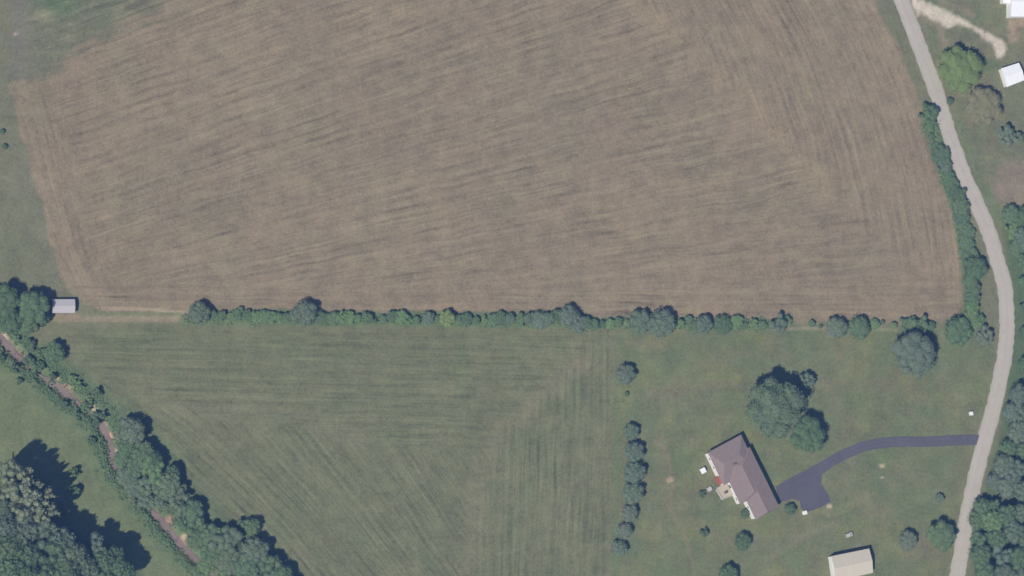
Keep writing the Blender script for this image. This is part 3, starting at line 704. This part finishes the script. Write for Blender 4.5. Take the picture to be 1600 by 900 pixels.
ST2 = [(205,674,19,B_,9,'blue green stream tree standing highest up beside the reddish bar'),
 (197,700,14,G,6,'small tree right of the sandy bar'),(190,718,12,G,5,'bushy tree touching the right side of the sandy bar'),
 (222,708,17,G,8,'tree below the highest blue green stream tree'),(238,716,13,D,8,'dark tree at the hay field edge below the blue green stream tree'),
 (212,730,15,G,7,'green tree below the sandy bar, right of the water'),(240,735,20,L,9,'broad light green tree at the widest bend of the stream wood'),
 (196,745,14,B_,5,'low blue green tree over the stream below the sandy bar'),(208,762,14,B_,5,'second low blue green tree over the stream below the sandy bar'),
 (232,757,16,'grey-green',7,'grey green tree left in the middle of the stream wood'),(262,758,17,'grey-green',8,'grey green tree right in the middle of the stream wood'),
 (268,738,10,D,7,'narrow dark tree at the hay field edge by the widest bend'),(283,770,12,'grey-green',7,'small grey tree at the hay field edge under the widest bend'),
 (248,780,15,'grey-green',7,'grey green tree just above the dark pool of the stream'),(228,784,12,'blue-green',4,'low tree over the dark pool of the stream'),
 (280,790,18,'grey-green',8,'broad grey tree right of the dark pool'),(300,798,15,G,7,'green tree at the hay field edge right of the dark pool'),
 (306,818,16,G,7,'green tree at the hay field edge below the dark pool'),(285,816,13,G,6,'green tree right of the reddish mud patch'),
 (306,842,15,G,6,'green tree right of the lower sandy bar'),(330,838,17,G,7,'green tree at the start of the lower stream wood'),
 (352,846,24,'grey-green',10,'large round grey tree of the lower stream wood'),(392,824,13,G,6,'small tree set apart in the hay field edge'),
 (375,820,8,G,5,'thin tree left of the one set apart in the hay field edge'),(330,862,17,G,7,'tree below the start of the lower stream wood'),(322,884,13,L,5,'light green tree over the lowest stream water'),
 (355,878,20,'grey-green',8,'grey tree under the large round one'),(395,862,20,'grey-green',9,'grey tree right of the large round one'),
 (384,890,20,G,9,'green tree near the bottom edge in the lower stream wood'),(418,884,20,G,9,'green tree second from the right in the lower stream wood'),
 (352,902,16,L,7,'light green tree at the bottom edge left in the lower stream wood'),(440,902,17,G,8,'tree cut by the bottom edge at the right end of the stream wood'),
 (404,912,18,G,8,'tree mostly below the bottom edge in the lower stream wood'),(375,858,10,D,6,'small dark tree squeezed between two grey trees of the lower stream wood'),
 (456,925,16,G,8,'tree just beyond the bottom edge at the stream wood\'s right end')]
for x, y, r, tn, H, lb in ST2:
    plant('stream_tree', x, y, r * 1.04, tn, lb, 'tree', 'trees along the stream', H, 'ragged' if (x * 7 + y) % 5 < 2 else 'round')

# --- tall wood in the lower left corner
PG = 'pale grey-green'
WD = [(14,738,20,PG,25,'pale tall tree uppermost at the left edge of the corner wood'),(38,745,13,PG,25,'pale narrow tree right of the uppermost pale tree'),
 (10,768,22,PG,25,'pale tall tree second down at the left edge'),(34,768,16,PG,25,'pale tree in the middle of the pale clump'),(58,757,8,PG,23,'slim pale spire nearest the meadow'),
 (74,771,11,PG,23,'pale tree alone right of the slim spire'),(52,783,17,PG,24,'pale tree below the slim spire'),(80,797,12,PG,23,'pale tree at the lower right of the pale clump'),
 (30,797,20,PG,24,'broad pale tree lowest at the left of the clump'),(62,806,15,PG,23,'pale tree at the bottom of the pale clump'),
 (4,795,14,B_,20,'blue green tree at the left edge under the pale clump'),(8,822,17,B_,21,'dark tree at the left edge below the blue green one'),
 (35,828,21,B_,21,'blue green tree under the broad pale tree'),(70,830,25,B_,22,'broad smooth blue green tree below the pale clump'),
 (94,846,18,B_,21,'blue green tree at the wood\'s edge in the deepest shadow'),(12,854,22,G,21,'green tree at the left edge, third above the bottom'),
 (40,864,18,G,20,'green tree left of the dark gap in the wood'),(82,866,24,G,22,'broad green tree right of the dark gap in the wood'),
 (112,868,20,'grey-green',21,'grey green tree right of the broad green one'),(12,886,20,G,20,'green tree at the left edge near the bottom'),
 (44,896,16,D,19,'dark green tree at the bottom edge near the left'),(72,892,20,G,21,'light topped green tree at the bottom edge'),
 (104,893,19,G,21,'green tree at the bottom edge right of the light topped one'),(134,888,16,'grey-green',20,'grey green tree near the bottom before the diagonal dark gap'),
 (128,866,9,'grey-green',18,'slim grey tree above the diagonal dark gap'),(148,856,19,B_,18,'blue green tree beyond the diagonal dark gap'),
 (160,874,16,G,19,'green tree in the wood\'s right spur'),(178,866,13,G,17,'smaller green tree nearest the meadow in the right spur'),
 (182,884,14,G,17,'green tree low in the right spur'),(164,897,18,G,18,'green tree at the bottom edge of the right spur'),(197,894,12,G,16,'last small tree at the right tip of the corner wood')]
for i, (x, y, r, tn, H, lb) in enumerate(WD):
    plant('woodland_tree', x, y, r * (1.0 if tn == PG else 1.05), tn, lb, 'tree', 'tall wood in the lower left corner', H, 'ragged' if tn == PG else ('ragged' if i % 4 == 1 else 'round'))
for x, y, r, H, lb in [(115,739,8,5,'upper of two small bushes standing in the corner wood\'s shadow'),(117,768,9,5,'lower of two small bushes standing in the corner wood\'s shadow')]:
    plant('shrub', x, y, r, 'green', lb, 'shrub', None, H, 'ragged')

# --- wood right of the road
RW = [(1578,336,15,G,5,'tree on the upper edge of the thicket below the bare patch'),(1600,340,16,D,6,'tree at the right edge just below the bare patch'),
 (1582,360,14,L,5,'light green tree left in the thicket below the bare patch'),(1602,372,18,B_,7,'blue green tree at the right edge of the thicket'),
 (1588,388,13,G,5,'tree in the thicket\'s narrowing lower part'),(1602,410,14,G,6,'tree at the right edge at the thicket\'s lower end'),
 (1598,440,8,G,4,'small tree at the right edge beside the road\'s widest bend'),(1600,480,9,D,4,'small dark tree at the right edge beside the bend'),
 (1600,520,9,D,4,'small dark tree at the right edge, below the bend'),(1600,570,10,D,5,'small tree at the right edge above the dark roadside wood'),
 (1592,618,16,B_,8,'topmost tree of the dark roadside wood'),(1580,644,15,B_,7,'second tree down at the road side of the dark wood'),(1601,650,16,B_,8,'tree at the right edge second down in the dark wood'),
 (1590,676,17,B_,7,'tree in the dark wood level with the driveway mouth'),(1574,700,13,G,6,'green tree nearest the road just below the driveway mouth'),(1600,704,14,G,8,'green tree at the right edge below the driveway mouth'),
 (1568,728,18,B_,8,'blue green tree fourth down on the road side'),(1593,734,19,B_,10,'large tree at the right edge beneath the first dark gap'),
 (1553,752,13,B_,6,'tree beside the road beneath the blue green fourth one'),(1574,760,18,B_,9,'tree in the middle of the wood above its largest gap'),(1598,768,16,B_,10,'tree at the right edge above the largest gap'),
 (1534,794,15,G,8,'green tree leaning over the road edge, upper one'),(1552,790,11,G,8,'green tree directly under the largest dark gap'),(1526,812,14,G,8,'green tree leaning over the road edge, lower one'),
 (1548,815,17,L,10,'light green tree in the lower wood'),(1572,806,16,G,11,'green tree left of the narrow dark slot'),(1596,802,16,B_,11,'blue green tree right of the narrow dark slot'),
 (1528,838,15,G,9,'green tree beside the road in the lower wood'),(1556,842,15,G,10,'green tree in the middle of the lower wood'),(1582,832,17,B_,11,'blue green tree in the middle right of the lower wood'),
 (1602,842,14,G,11,'tree at the right edge in the lower wood'),(1530,866,16,G,9,'green tree second from the bottom beside the road'),(1564,868,17,B_,10,'blue green tree second from the bottom mid wood'),
 (1592,872,18,G,11,'green tree second from the bottom at the right'),(1536,893,16,G,9,'bottom tree beside the road'),(1568,898,17,B_,10,'bottom tree in the middle of the right wood'),(1598,903,16,B_,10,'bottom right corner tree')]
for i, (x, y, r, tn, H, lb) in enumerate(RW):
    plant('woodland_tree', x, y, r * 1.06, tn, lb, 'tree', 'woodland right of the road', H, 'ragged' if i % 5 == 2 else 'round')

# --- bank vegetation: uncountable low growth
def brush(name, label, paths, n, spread, leaf, tone, h, seed):
    r = np.random.default_rng(seed); vs = []; fs = []; tn = []; k = 0
    for _ in range(n):
        pa = paths[r.integers(len(paths))]; i = r.integers(len(pa) - 1); t_ = r.random()
        x = pa[i][0] * (1 - t_) + pa[i + 1][0] * t_ + r.normal() * spread; y = pa[i][1] * (1 - t_) + pa[i + 1][1] * t_ + r.normal() * spread
        c = P(x, y, 0); base = r.random()
        zg = -1.3 * float(np.clip((13 - line_dist(np.array(x), np.array(y), CK)) / 10, 0, 1))
        cr_ = .5 + r.random() * .9
        for _j in range(9):
            p = np.array(c) + np.array((r.normal() * cr_ * .6, r.normal() * cr_ * .6, 0)); p[2] = zg + .1 + r.random() * h
            a = r.normal(size=3); a[2] *= .4; a /= np.linalg.norm(a); b2 = np.cross(a, r.normal(size=3) * .3 + np.array((0, 0, 1.0))); b2 /= np.linalg.norm(b2) + 1e-9
            s_ = leaf * (.5 + r.random())
            vs += [p - a * s_, p - b2 * s_ * .7, p + a * s_, p + b2 * s_ * .7]; fs.append((k, k + 1, k + 2, k + 3)); k += 4; tn.append(min(1, base * .5 + r.random() * .5))
    o = mesh_obj(name, vs, fs, M_leaf); at = o.data.attributes.new('tone', 'FLOAT', 'FACE'); at.data.foreach_set('value', tn)
    o.color = (*tone, 1); tag(o, label, 'undergrowth', kind='stuff')
brush('bank_undergrowth', 'low green undergrowth covering the stream banks', [[(p[0] + 15, p[1] - 12) for p in CK[2:-3]], [(p[0] - 14, p[1] + 11) for p in CK[2:-3]]], 700, 5.0, .34, (0.085, 0.125, 0.066), .6, 5)
brush('hedge_undergrowth', 'rough grass and brambles under the hedgerow', [[(290,497),(480,497),(700,501),(960,506)], [(960,506),(1110,508),(1200,508)]], 520, 3.6, .34, (0.11, 0.15, 0.078), .8, 6)
brush('roadside_undergrowth', 'rough grass and brambles under the roadside hedge', [[(1452,190),(1462,225),(1480,280),(1498,320),(1508,380),(1518,440),(1519,500)]], 700, 5.0, .36, (0.10, 0.14, 0.076), .9, 7)

# ------------------------------------------------------------------ the house
ORG = P(1158, 679, 4.4); ORG.z = 0
q_ = P(1215, 796, 4.4); q_.z = 0
ax = (q_ - ORG).normalized()                      # along the house, south-south-east
aw = Vector((ax.y, -ax.x, 0))                     # towards the west side
if aw.x > 0: aw = -aw
k = PX
house = empty('house', ORG, 0)
tag(house, 'long house with brown hipped roof and white walls by the dark driveway', 'house')
def HP(L_, W_): return (ax * (L_ * k) + aw * (W_ * k))[:2]
def HV(L_, W_, z): v = ax * (L_ * k) + aw * (W_ * k); return Vector((v.x, v.y, z))
EAVE = 4.3; BASE = -0.6
WALLS = [(1.5,1.5),(1.5,60),(55,60),(55,50.5),(87,50.5),(87,51),(95,51),(95,39),(127,39),(127,-1.5),(27,-1.5),(27,1.5)]
WALLS = [(2,3.5),(2,63),(57,63),(57,52),(96,52),(96,40.2),(128.5,40.2),(128.5,-1.5),(26,-1.5),(26,3.5)]
def ccw(pts):
    a = sum(pts[i][0] * pts[(i + 1) % len(pts)][1] - pts[(i + 1) % len(pts)][0] * pts[i][1] for i in range(len(pts)))
    return pts if a > 0 else pts[::-1]
bm = bmesh.new(); prism(bm, ccw([HP(*p) for p in WALLS]), -1.2, EAVE + .05); bm_obj('wall', bm, M_white, house)
def gable(bm, o0, o1, ridge0, ridge1, z0, z1, th=0.22):
    """o0: the two eave points at one end, o1: at the other; ridge0/1 the ridge ends (hip when inset)"""
    pts = [HV(*o0[0], z0), HV(*o0[1], z0), HV(*o1[1], z0), HV(*o1[0], z0)]
    v = [bm.verts.new(p) for p in pts]; lo = [bm.verts.new(p - Vector((0, 0, th))) for p in pts]
    r0, r1 = bm.verts.new(HV(*ridge0, z1)), bm.verts.new(HV(*ridge1, z1))
    bm.faces.new((v[0], v[1], r0)); bm.faces.new((v[1], v[2], r1, r0)); bm.faces.new((v[2], v[3], r1)); bm.faces.new((v[3], v[0], r0, r1))
    bm.faces.new(lo[::-1])
    for i in range(4): bm.faces.new((lo[i], lo[(i + 1) % 4], v[(i + 1) % 4], v[i]))
rf = bmesh.new()
gable(rf, ((0,0),(0,64)), ((58,0.2),(58,64)), (27,20), (27,50), EAVE + .1, EAVE + 1.75)          # north block, hipped
gable(rf, ((24,-4),(24,53)), ((97,-4.2),(97,53)), (44,24), (90,24), EAVE + .13, EAVE + 1.95)      # middle
gable(rf, ((66,-4.4),(66,41)), ((130,-4.4),(130,41)), (84,19), (128,19), EAVE + .16, EAVE + 1.8) # garage
roof = bm_obj('roof', rf, M_roof, house)
cap = bmesh.new()
for (a, b, z) in (((44,24),(90,24),EAVE + 1.95), ((84,19),(128,19),EAVE + 1.8)):
    p, q = HV(*a, z), HV(*b, z); d = (q - p).normalized(); n_ = Vector((-d.y, d.x, 0)) * .16
    prism(cap, ccw([tuple((p + n_).xy), tuple((p - n_).xy), tuple((q - n_).xy), tuple((q + n_).xy)]), z - .06, z + .05)
bm_obj('ridge_cap', cap, M_ridge, roof)
# the fascia boards
def strip(bm, a, b, out, z0, z1, t_=.08):
    p, q = HV(*a, 0), HV(*b, 0); d = (q - p).normalized(); n_ = Vector((-d.y, d.x, 0)) * out
    m_ = n_.normalized() * t_
    prism(bm, ccw([tuple((p + n_).xy), tuple((q + n_).xy), tuple((q + n_ + m_).xy), tuple((p + n_ + m_).xy)]), z0, z1)
chm = bmesh.new(); prism(chm, ccw([HP(L_, W_) for L_, W_ in ((42,62.9),(42,66.5),(55,66.5),(55,62.9))]), -.6, 3.6)
brk = bm_obj('brick_bay', chm, M_brick, house); brk['label'] = 'red brick bay on the west wall'
for (a, b, z0, z1) in (((9,63),(14,63),2.1,3.2),((24,63),(29,63),2.1,3.2),((62,52),(69,52),1.3,3.3),((86,52),(90,52),2.1,3.2),((106,40.2),(110,40.2),2.1,3.2),((58,-1.5),(66,-1.5),1.0,2.3),((76,-1.5),(84,-1.5),1.0,2.3),((38,-1.5),(42,-1.5),.0,2.1)):
    for sgn in (1,):
        w_ = bmesh.new(); west = a[1] > 10
        o_ = 1 if west else -1
        prism(w_, ccw([HP(a[0], a[1] + .05 * o_), HP(b[0], a[1] + .05 * o_), HP(b[0], a[1] + .35 * o_), HP(a[0], a[1] + .35 * o_)]), z0, z1)
        if z0 < .1: bm_obj('door', w_, M_trim, house); continue
        f_ = bm_obj('window', w_, M_trim, house)
        g_ = bmesh.new(); prism(g_, ccw([HP(a[0] + .6, a[1] + .1 * o_), HP(b[0] - .6, a[1] + .1 * o_), HP(b[0] - .6, a[1] + .5 * o_), HP(a[0] + .6, a[1] + .5 * o_)]), z0 + .12, z1 - .12)
        bm_obj('pane', g_, M_glass, f_)
gd = bmesh.new(); prism(gd, ccw([HP(100,-1.55), HP(121,-1.55), HP(121,-1.9), HP(100,-1.9)]), -.02, 2.2); bm_obj('garage_door', gd, M_trim, house)
chb = bmesh.new(); v0 = [HP(34,33), HP(37.5,33), HP(37.5,36.5), HP(34,36.5)]; prism(chb, ccw(v0), EAVE + 1.0, EAVE + 2.3)
bm_obj('chimney', chb, M_ridge, roof)
# raised deck at the back
deck = empty('deck', HV(69, 60, 0) + ORG); tag(deck, 'raised tan wooden deck against the west side of the house', 'deck')
def local(parent_pos, pts): return [(p[0] - parent_pos[0], p[1] - parent_pos[1]) for p in pts]
dp = HP(69, 60)
DK = [(57.4,53),(57.4,71),(61,75),(78,73),(80,53)]
d_ = bmesh.new(); prism(d_, ccw(local(dp, [HP(*p) for p in DK])), 1.02, 1.15); bm_obj('deck_boards', d_, M_deck, deck)
for (L_, W_) in ((58,70),(61.5,73.6),(77,71.8),(78.5,54),(58,54)):
    d_ = bmesh.new(); prism(d_, ccw(local(dp, [HP(L_, W_), HP(L_ + .6, W_), HP(L_ + .6, W_ + .6), HP(L_, W_ + .6)])), -.3, 1.015); bm_obj('post', d_, M_trim, deck)
for a, b in zip(DK[1:-1], DK[2:]):
    p, q = Vector(HP(*a)), Vector(HP(*b)); n_ = Vector((-(q - p).y, (q - p).x)).normalized() * .05
    d_ = bmesh.new(); prism(d_, ccw(local(dp, [tuple(p + n_), tuple(q + n_), tuple(q - n_), tuple(p - n_)])), 1.95, 2.05)
    for j in range(int((q - p).length / .5) + 1):
        c = p + (q - p).normalized() * (.1 + .5 * j)
        if (c - p).length > (q - p).length - .06: break
        prism(d_, local(dp, [(c.x - .03, c.y - .03), (c.x + .03, c.y - .03), (c.x + .03, c.y + .03), (c.x - .03, c.y + .03)]), 1.155, 1.945)
    bm_obj('railing', d_, M_trim, deck)
def lp(px_, py_, z=0): v = P(px_, py_, z); return v
def small_box(name, x, y, w_, d_, z0, h_, rot, mat, label, cat, lid=None, legs=False):
    p = lp(x, y, z0 + h_); o = empty(name, (p.x, p.y, z0), rot); tag(o, label, cat)
    b_ = bmesh.new(); box(b_, -w_ / 2, w_ / 2, -d_ / 2, d_ / 2, 0.02 if not legs else h_ * .45, h_)
    bmesh.ops.bevel(b_, geom=b_.edges[:], offset=min(w_, d_, h_) * .08, segments=2, affect='EDGES'); bm_obj('body', b_, mat, o)
    if lid:
        b_ = bmesh.new(); box(b_, -w_ / 2 - .05, w_ / 2 + .05, -d_ / 2 - .05, d_ / 2 + .05, h_ + .005, h_ + .09); bmesh.ops.bevel(b_, geom=b_.edges[:], offset=.03, segments=1, affect='EDGES'); bm_obj('lid', b_, lid, o)
    if legs:
        for sx in (-1, 1):
            for sy in (-1, 1):
                b_ = bmesh.new(); box(b_, sx * (w_ / 2 - .12) - .05, sx * (w_ / 2 - .12) + .05, sy * (d_ / 2 - .12) - .05, sy * (d_ / 2 - .12) + .05, 0, h_ * .44); bm_obj('leg', b_, mat, o)
    return o
th = math.atan2(aw.y, aw.x)
small_box('patio_canopy', 1099.5, 735, 2.1, 2.1, 0, 2.1, th, M_whiteroof, 'white square canopy on the grass beside the west wall', 'canopy', None, True)
small_box('patio_table', 1109, 764, 1.9, 1.6, 0, .9, th, M_grey_roof, 'pale table on the grass at the deck\'s outer corner', 'table', None, True)
small_box('barbecue_grill', 1135, 769, 1.1, .8, 1.16, .95, th, M_dark, 'dark covered grill on the tan deck near the wall', 'grill', M_dark)
small_box('trash_bin', 1258, 801, 1.7, 1.4, 0, 1.0, .2, M_whiteroof, 'white bin standing at the parking apron\'s lower tip', 'bin', M_trim)
small_box('utility_box', 1518, 646, 1.4, 1.4, 0, 1.1, .1, M_whiteroof, 'small white box on the lawn beside the road above the driveway mouth', 'utility box', M_trim)
# grey yard trailer above the cream shed
tr = lp(1327, 836, 1.0); trailer = empty('yard_trailer', (tr.x, tr.y, 0), .35); tag(trailer, 'small grey trailer on the lawn just above the cream roofed shed', 'trailer')
b_ = bmesh.new(); box(b_, -1.5, 1.5, -.9, .9, .5, .62)
for (a, c, d, e) in ((-1.5,1.5,-.9,-.84),(-1.5,1.5,.84,.9),(-1.5,-1.44,-.838,.838),(1.44,1.5,-.838,.838)): box(b_, a, c, d, e, .622, 1.15)
bm_obj('bed', b_, M_greybox, trailer)
b_ = bmesh.new(); box(b_, -1.3, .6, -.7, .7, .63, 1.05); bmesh.ops.bevel(b_, geom=b_.edges[:], offset=.15, segments=2, affect='EDGES'); cv = bm_obj('load', b_, M_concrete, trailer)
for sy in (-1, 1):
    b_ = bmesh.new(); bmesh.ops.create_cone(b_, cap_ends=True, segments=18, radius1=.33, radius2=.33, depth=.18, matrix=Matrix.Translation((0, sy * 1.02, .33)) @ Matrix.Rotation(math.pi / 2, 4, 'X')); bm_obj('wheel', b_, M_dark, trailer)
b_ = bmesh.new(); box(b_, 1.505, 2.6, -.05, .05, .5, .6); bm_obj('tow_bar', b_, M_greybox, trailer)

# ------------------------------------------------------------------ sheds
def shed(name, corners, zr, h_wall, rise, m_wall, m_roof, label, cat, ridge_along=0, doors=True, over=.25):
    """corners: roof corners in photograph pixels at eave height"""
    cs = [P(x, y, h_wall) for x, y in corners]; c = sum(cs, Vector()) / 4; c.z = 0
    root = empty(name, c); tag(root, label, cat)
    q = [Vector((p.x - c.x, p.y - c.y, 0)) for p in cs]
    if sum(q[i].cross(q[(i + 1) % 4]).z for i in range(4)) < 0: q = q[::-1]
    if ridge_along: q = q[1:] + q[:1]
    ins = [p * (1 - over / p.length * 1.4) for p in q]
    b_ = bmesh.new(); r0 = (q[0] + q[3]) / 2; r1 = (q[1] + q[2]) / 2; i0 = (ins[0] + ins[3]) / 2; i1 = (ins[1] + ins[2]) / 2
    lo = [b_.verts.new((p.x, p.y, -.4)) for p in ins]; hi = [b_.verts.new((p.x, p.y, h_wall)) for p in ins]
    g0, g1 = b_.verts.new((i0.x, i0.y, h_wall + rise * .93)), b_.verts.new((i1.x, i1.y, h_wall + rise * .93))
    b_.faces.new((lo[0], lo[1], hi[1], hi[0])); b_.faces.new((lo[2], lo[3], hi[3], hi[2]))
    b_.faces.new((lo[1], lo[2], hi[2], g1, hi[1])); b_.faces.new((lo[3], lo[0], hi[0], g0, hi[3])); b_.faces.new(lo[::-1])
    bm_obj('wall', b_, m_wall, root)
    b_ = bmesh.new(); t_ = .09
    e = [Vector((p.x, p.y, h_wall - .02)) for p in q]; a, d = Vector((r0.x, r0.y, h_wall + rise)), Vector((r1.x, r1.y, h_wall + rise)); up = Vector((0, 0, t_))
    for quad_ in ((e[0], e[1], d, a), (a, d, e[2], e[3])):
        l2 = [b_.verts.new(p + Vector((0, 0, .02))) for p in quad_]; h2 = [b_.verts.new(p + up + Vector((0, 0, .02))) for p in quad_]
        b_.faces.new(h2); b_.faces.new(l2[::-1])
        for i in range(4): b_.faces.new((l2[i], l2[(i + 1) % 4], h2[(i + 1) % 4], h2[i]))
    rf_ = bm_obj('roof', b_, m_roof, root)
    # standing seams
    b_ = bmesh.new(); n_ = max(3, int((d - a).length / 1.1))
    for sd in ((e[0], e[1]), (e[3], e[2])):
        for j in range(1, n_):
            f_ = j / n_; p0 = sd[0].lerp(sd[1], f_); p1 = a.lerp(d, f_); w2 = (d - a).normalized() * .03
            vs_ = [p0 - w2, p0 + w2, p1 + w2, p1 - w2]; z_ = Vector((0, 0, t_ + .022)); z2 = Vector((0, 0, t_ + .06))
            l2 = [b_.verts.new(p + z_) for p in vs_]; h2 = [b_.verts.new(p + z2) for p in vs_]
            b_.faces.new(h2)
            for i in range(4): b_.faces.new((l2[i], l2[(i + 1) % 4], h2[(i + 1) % 4], h2[i]))
    bm_obj('seam', b_, m_roof, rf_)
    if doors:
        # a wide door in the west-most end wall
        sides = [(ins[i], ins[(i + 1) % 4]) for i in range(4)]; s_ = min(sides, key=lambda s: (s[0] + s[1]).x)
        mid = (s_[0] + s_[1]) / 2; d2 = (s_[1] - s_[0]).normalized(); n2 = Vector((d2.y, -d2.x, 0)) * .06; hw = (s_[1] - s_[0]).length * .28
        b_ = bmesh.new(); ps = [mid - d2 * hw + n2 * .05, mid + d2 * hw + n2 * .05, mid + d2 * hw + n2, mid - d2 * hw + n2]
        prism(b_, ccw([(p.x, p.y) for p in ps]), 0, h_wall * .78); bm_obj('door', b_, m_wall, root)
    return root
shed('cream_shed', [(1299,869),(1358,857),(1364,895),(1305,908)], 0, 4.0, 1.3, M_white, M_cream, 'white walled shed with a cream metal roof at the bottom edge', 'shed')
shed('field_shed', [(82,467.5),(117,467.5),(117,489),(82,489)], 0, 2.6, .7, M_greybox, M_grey_roof, 'light grey roofed shed beside the trees at the left edge', 'shed')
shed('white_shed', [(1564,107),(1592,98),(1601,125),(1573,136)], 0, 2.8, .8, M_white, M_whiteroof, 'small square shed with a bright white roof at the right edge', 'shed')
shed('white_building', [(1567,-60),(1660,-60),(1660,5),(1567,5)], 0, 3.2, 1.2, M_white, M_whiteroof, 'white roofed building at the top right corner, its left wing', 'building')
shed('white_barn', [(1579,-20),(1670,-20),(1670,26),(1579,26)], 0, 4.6, 1.0, M_white, M_whiteroof, 'white roofed building cut by the top right corner, nearest the tan path', 'building')

# ------------------------------------------------------------------ air
def add_haze():
    b_ = bmesh.new(); box(b_, -3050, 3050, -3050, 3050, -4.0, 1520.0)
    m = bpy.data.materials.new('haze'); m.use_nodes = True; t = m.node_tree; t.nodes.clear()
    out = t.nodes.new('ShaderNodeOutputMaterial'); v = t.nodes.new('ShaderNodeVolumePrincipled')
    v.inputs['Color'].default_value = (0.20, 0.42, 1.0, 1); v.inputs['Density'].default_value = 0.00011
    v.inputs['Anisotropy'].default_value = 0.0
    t.links.new(v.outputs[0], out.inputs['Volume'])
    o = bm_obj('haze', b_, m); tag(o, 'thin blue haze in the air over the fields', 'haze', kind='stuff')
add_haze()
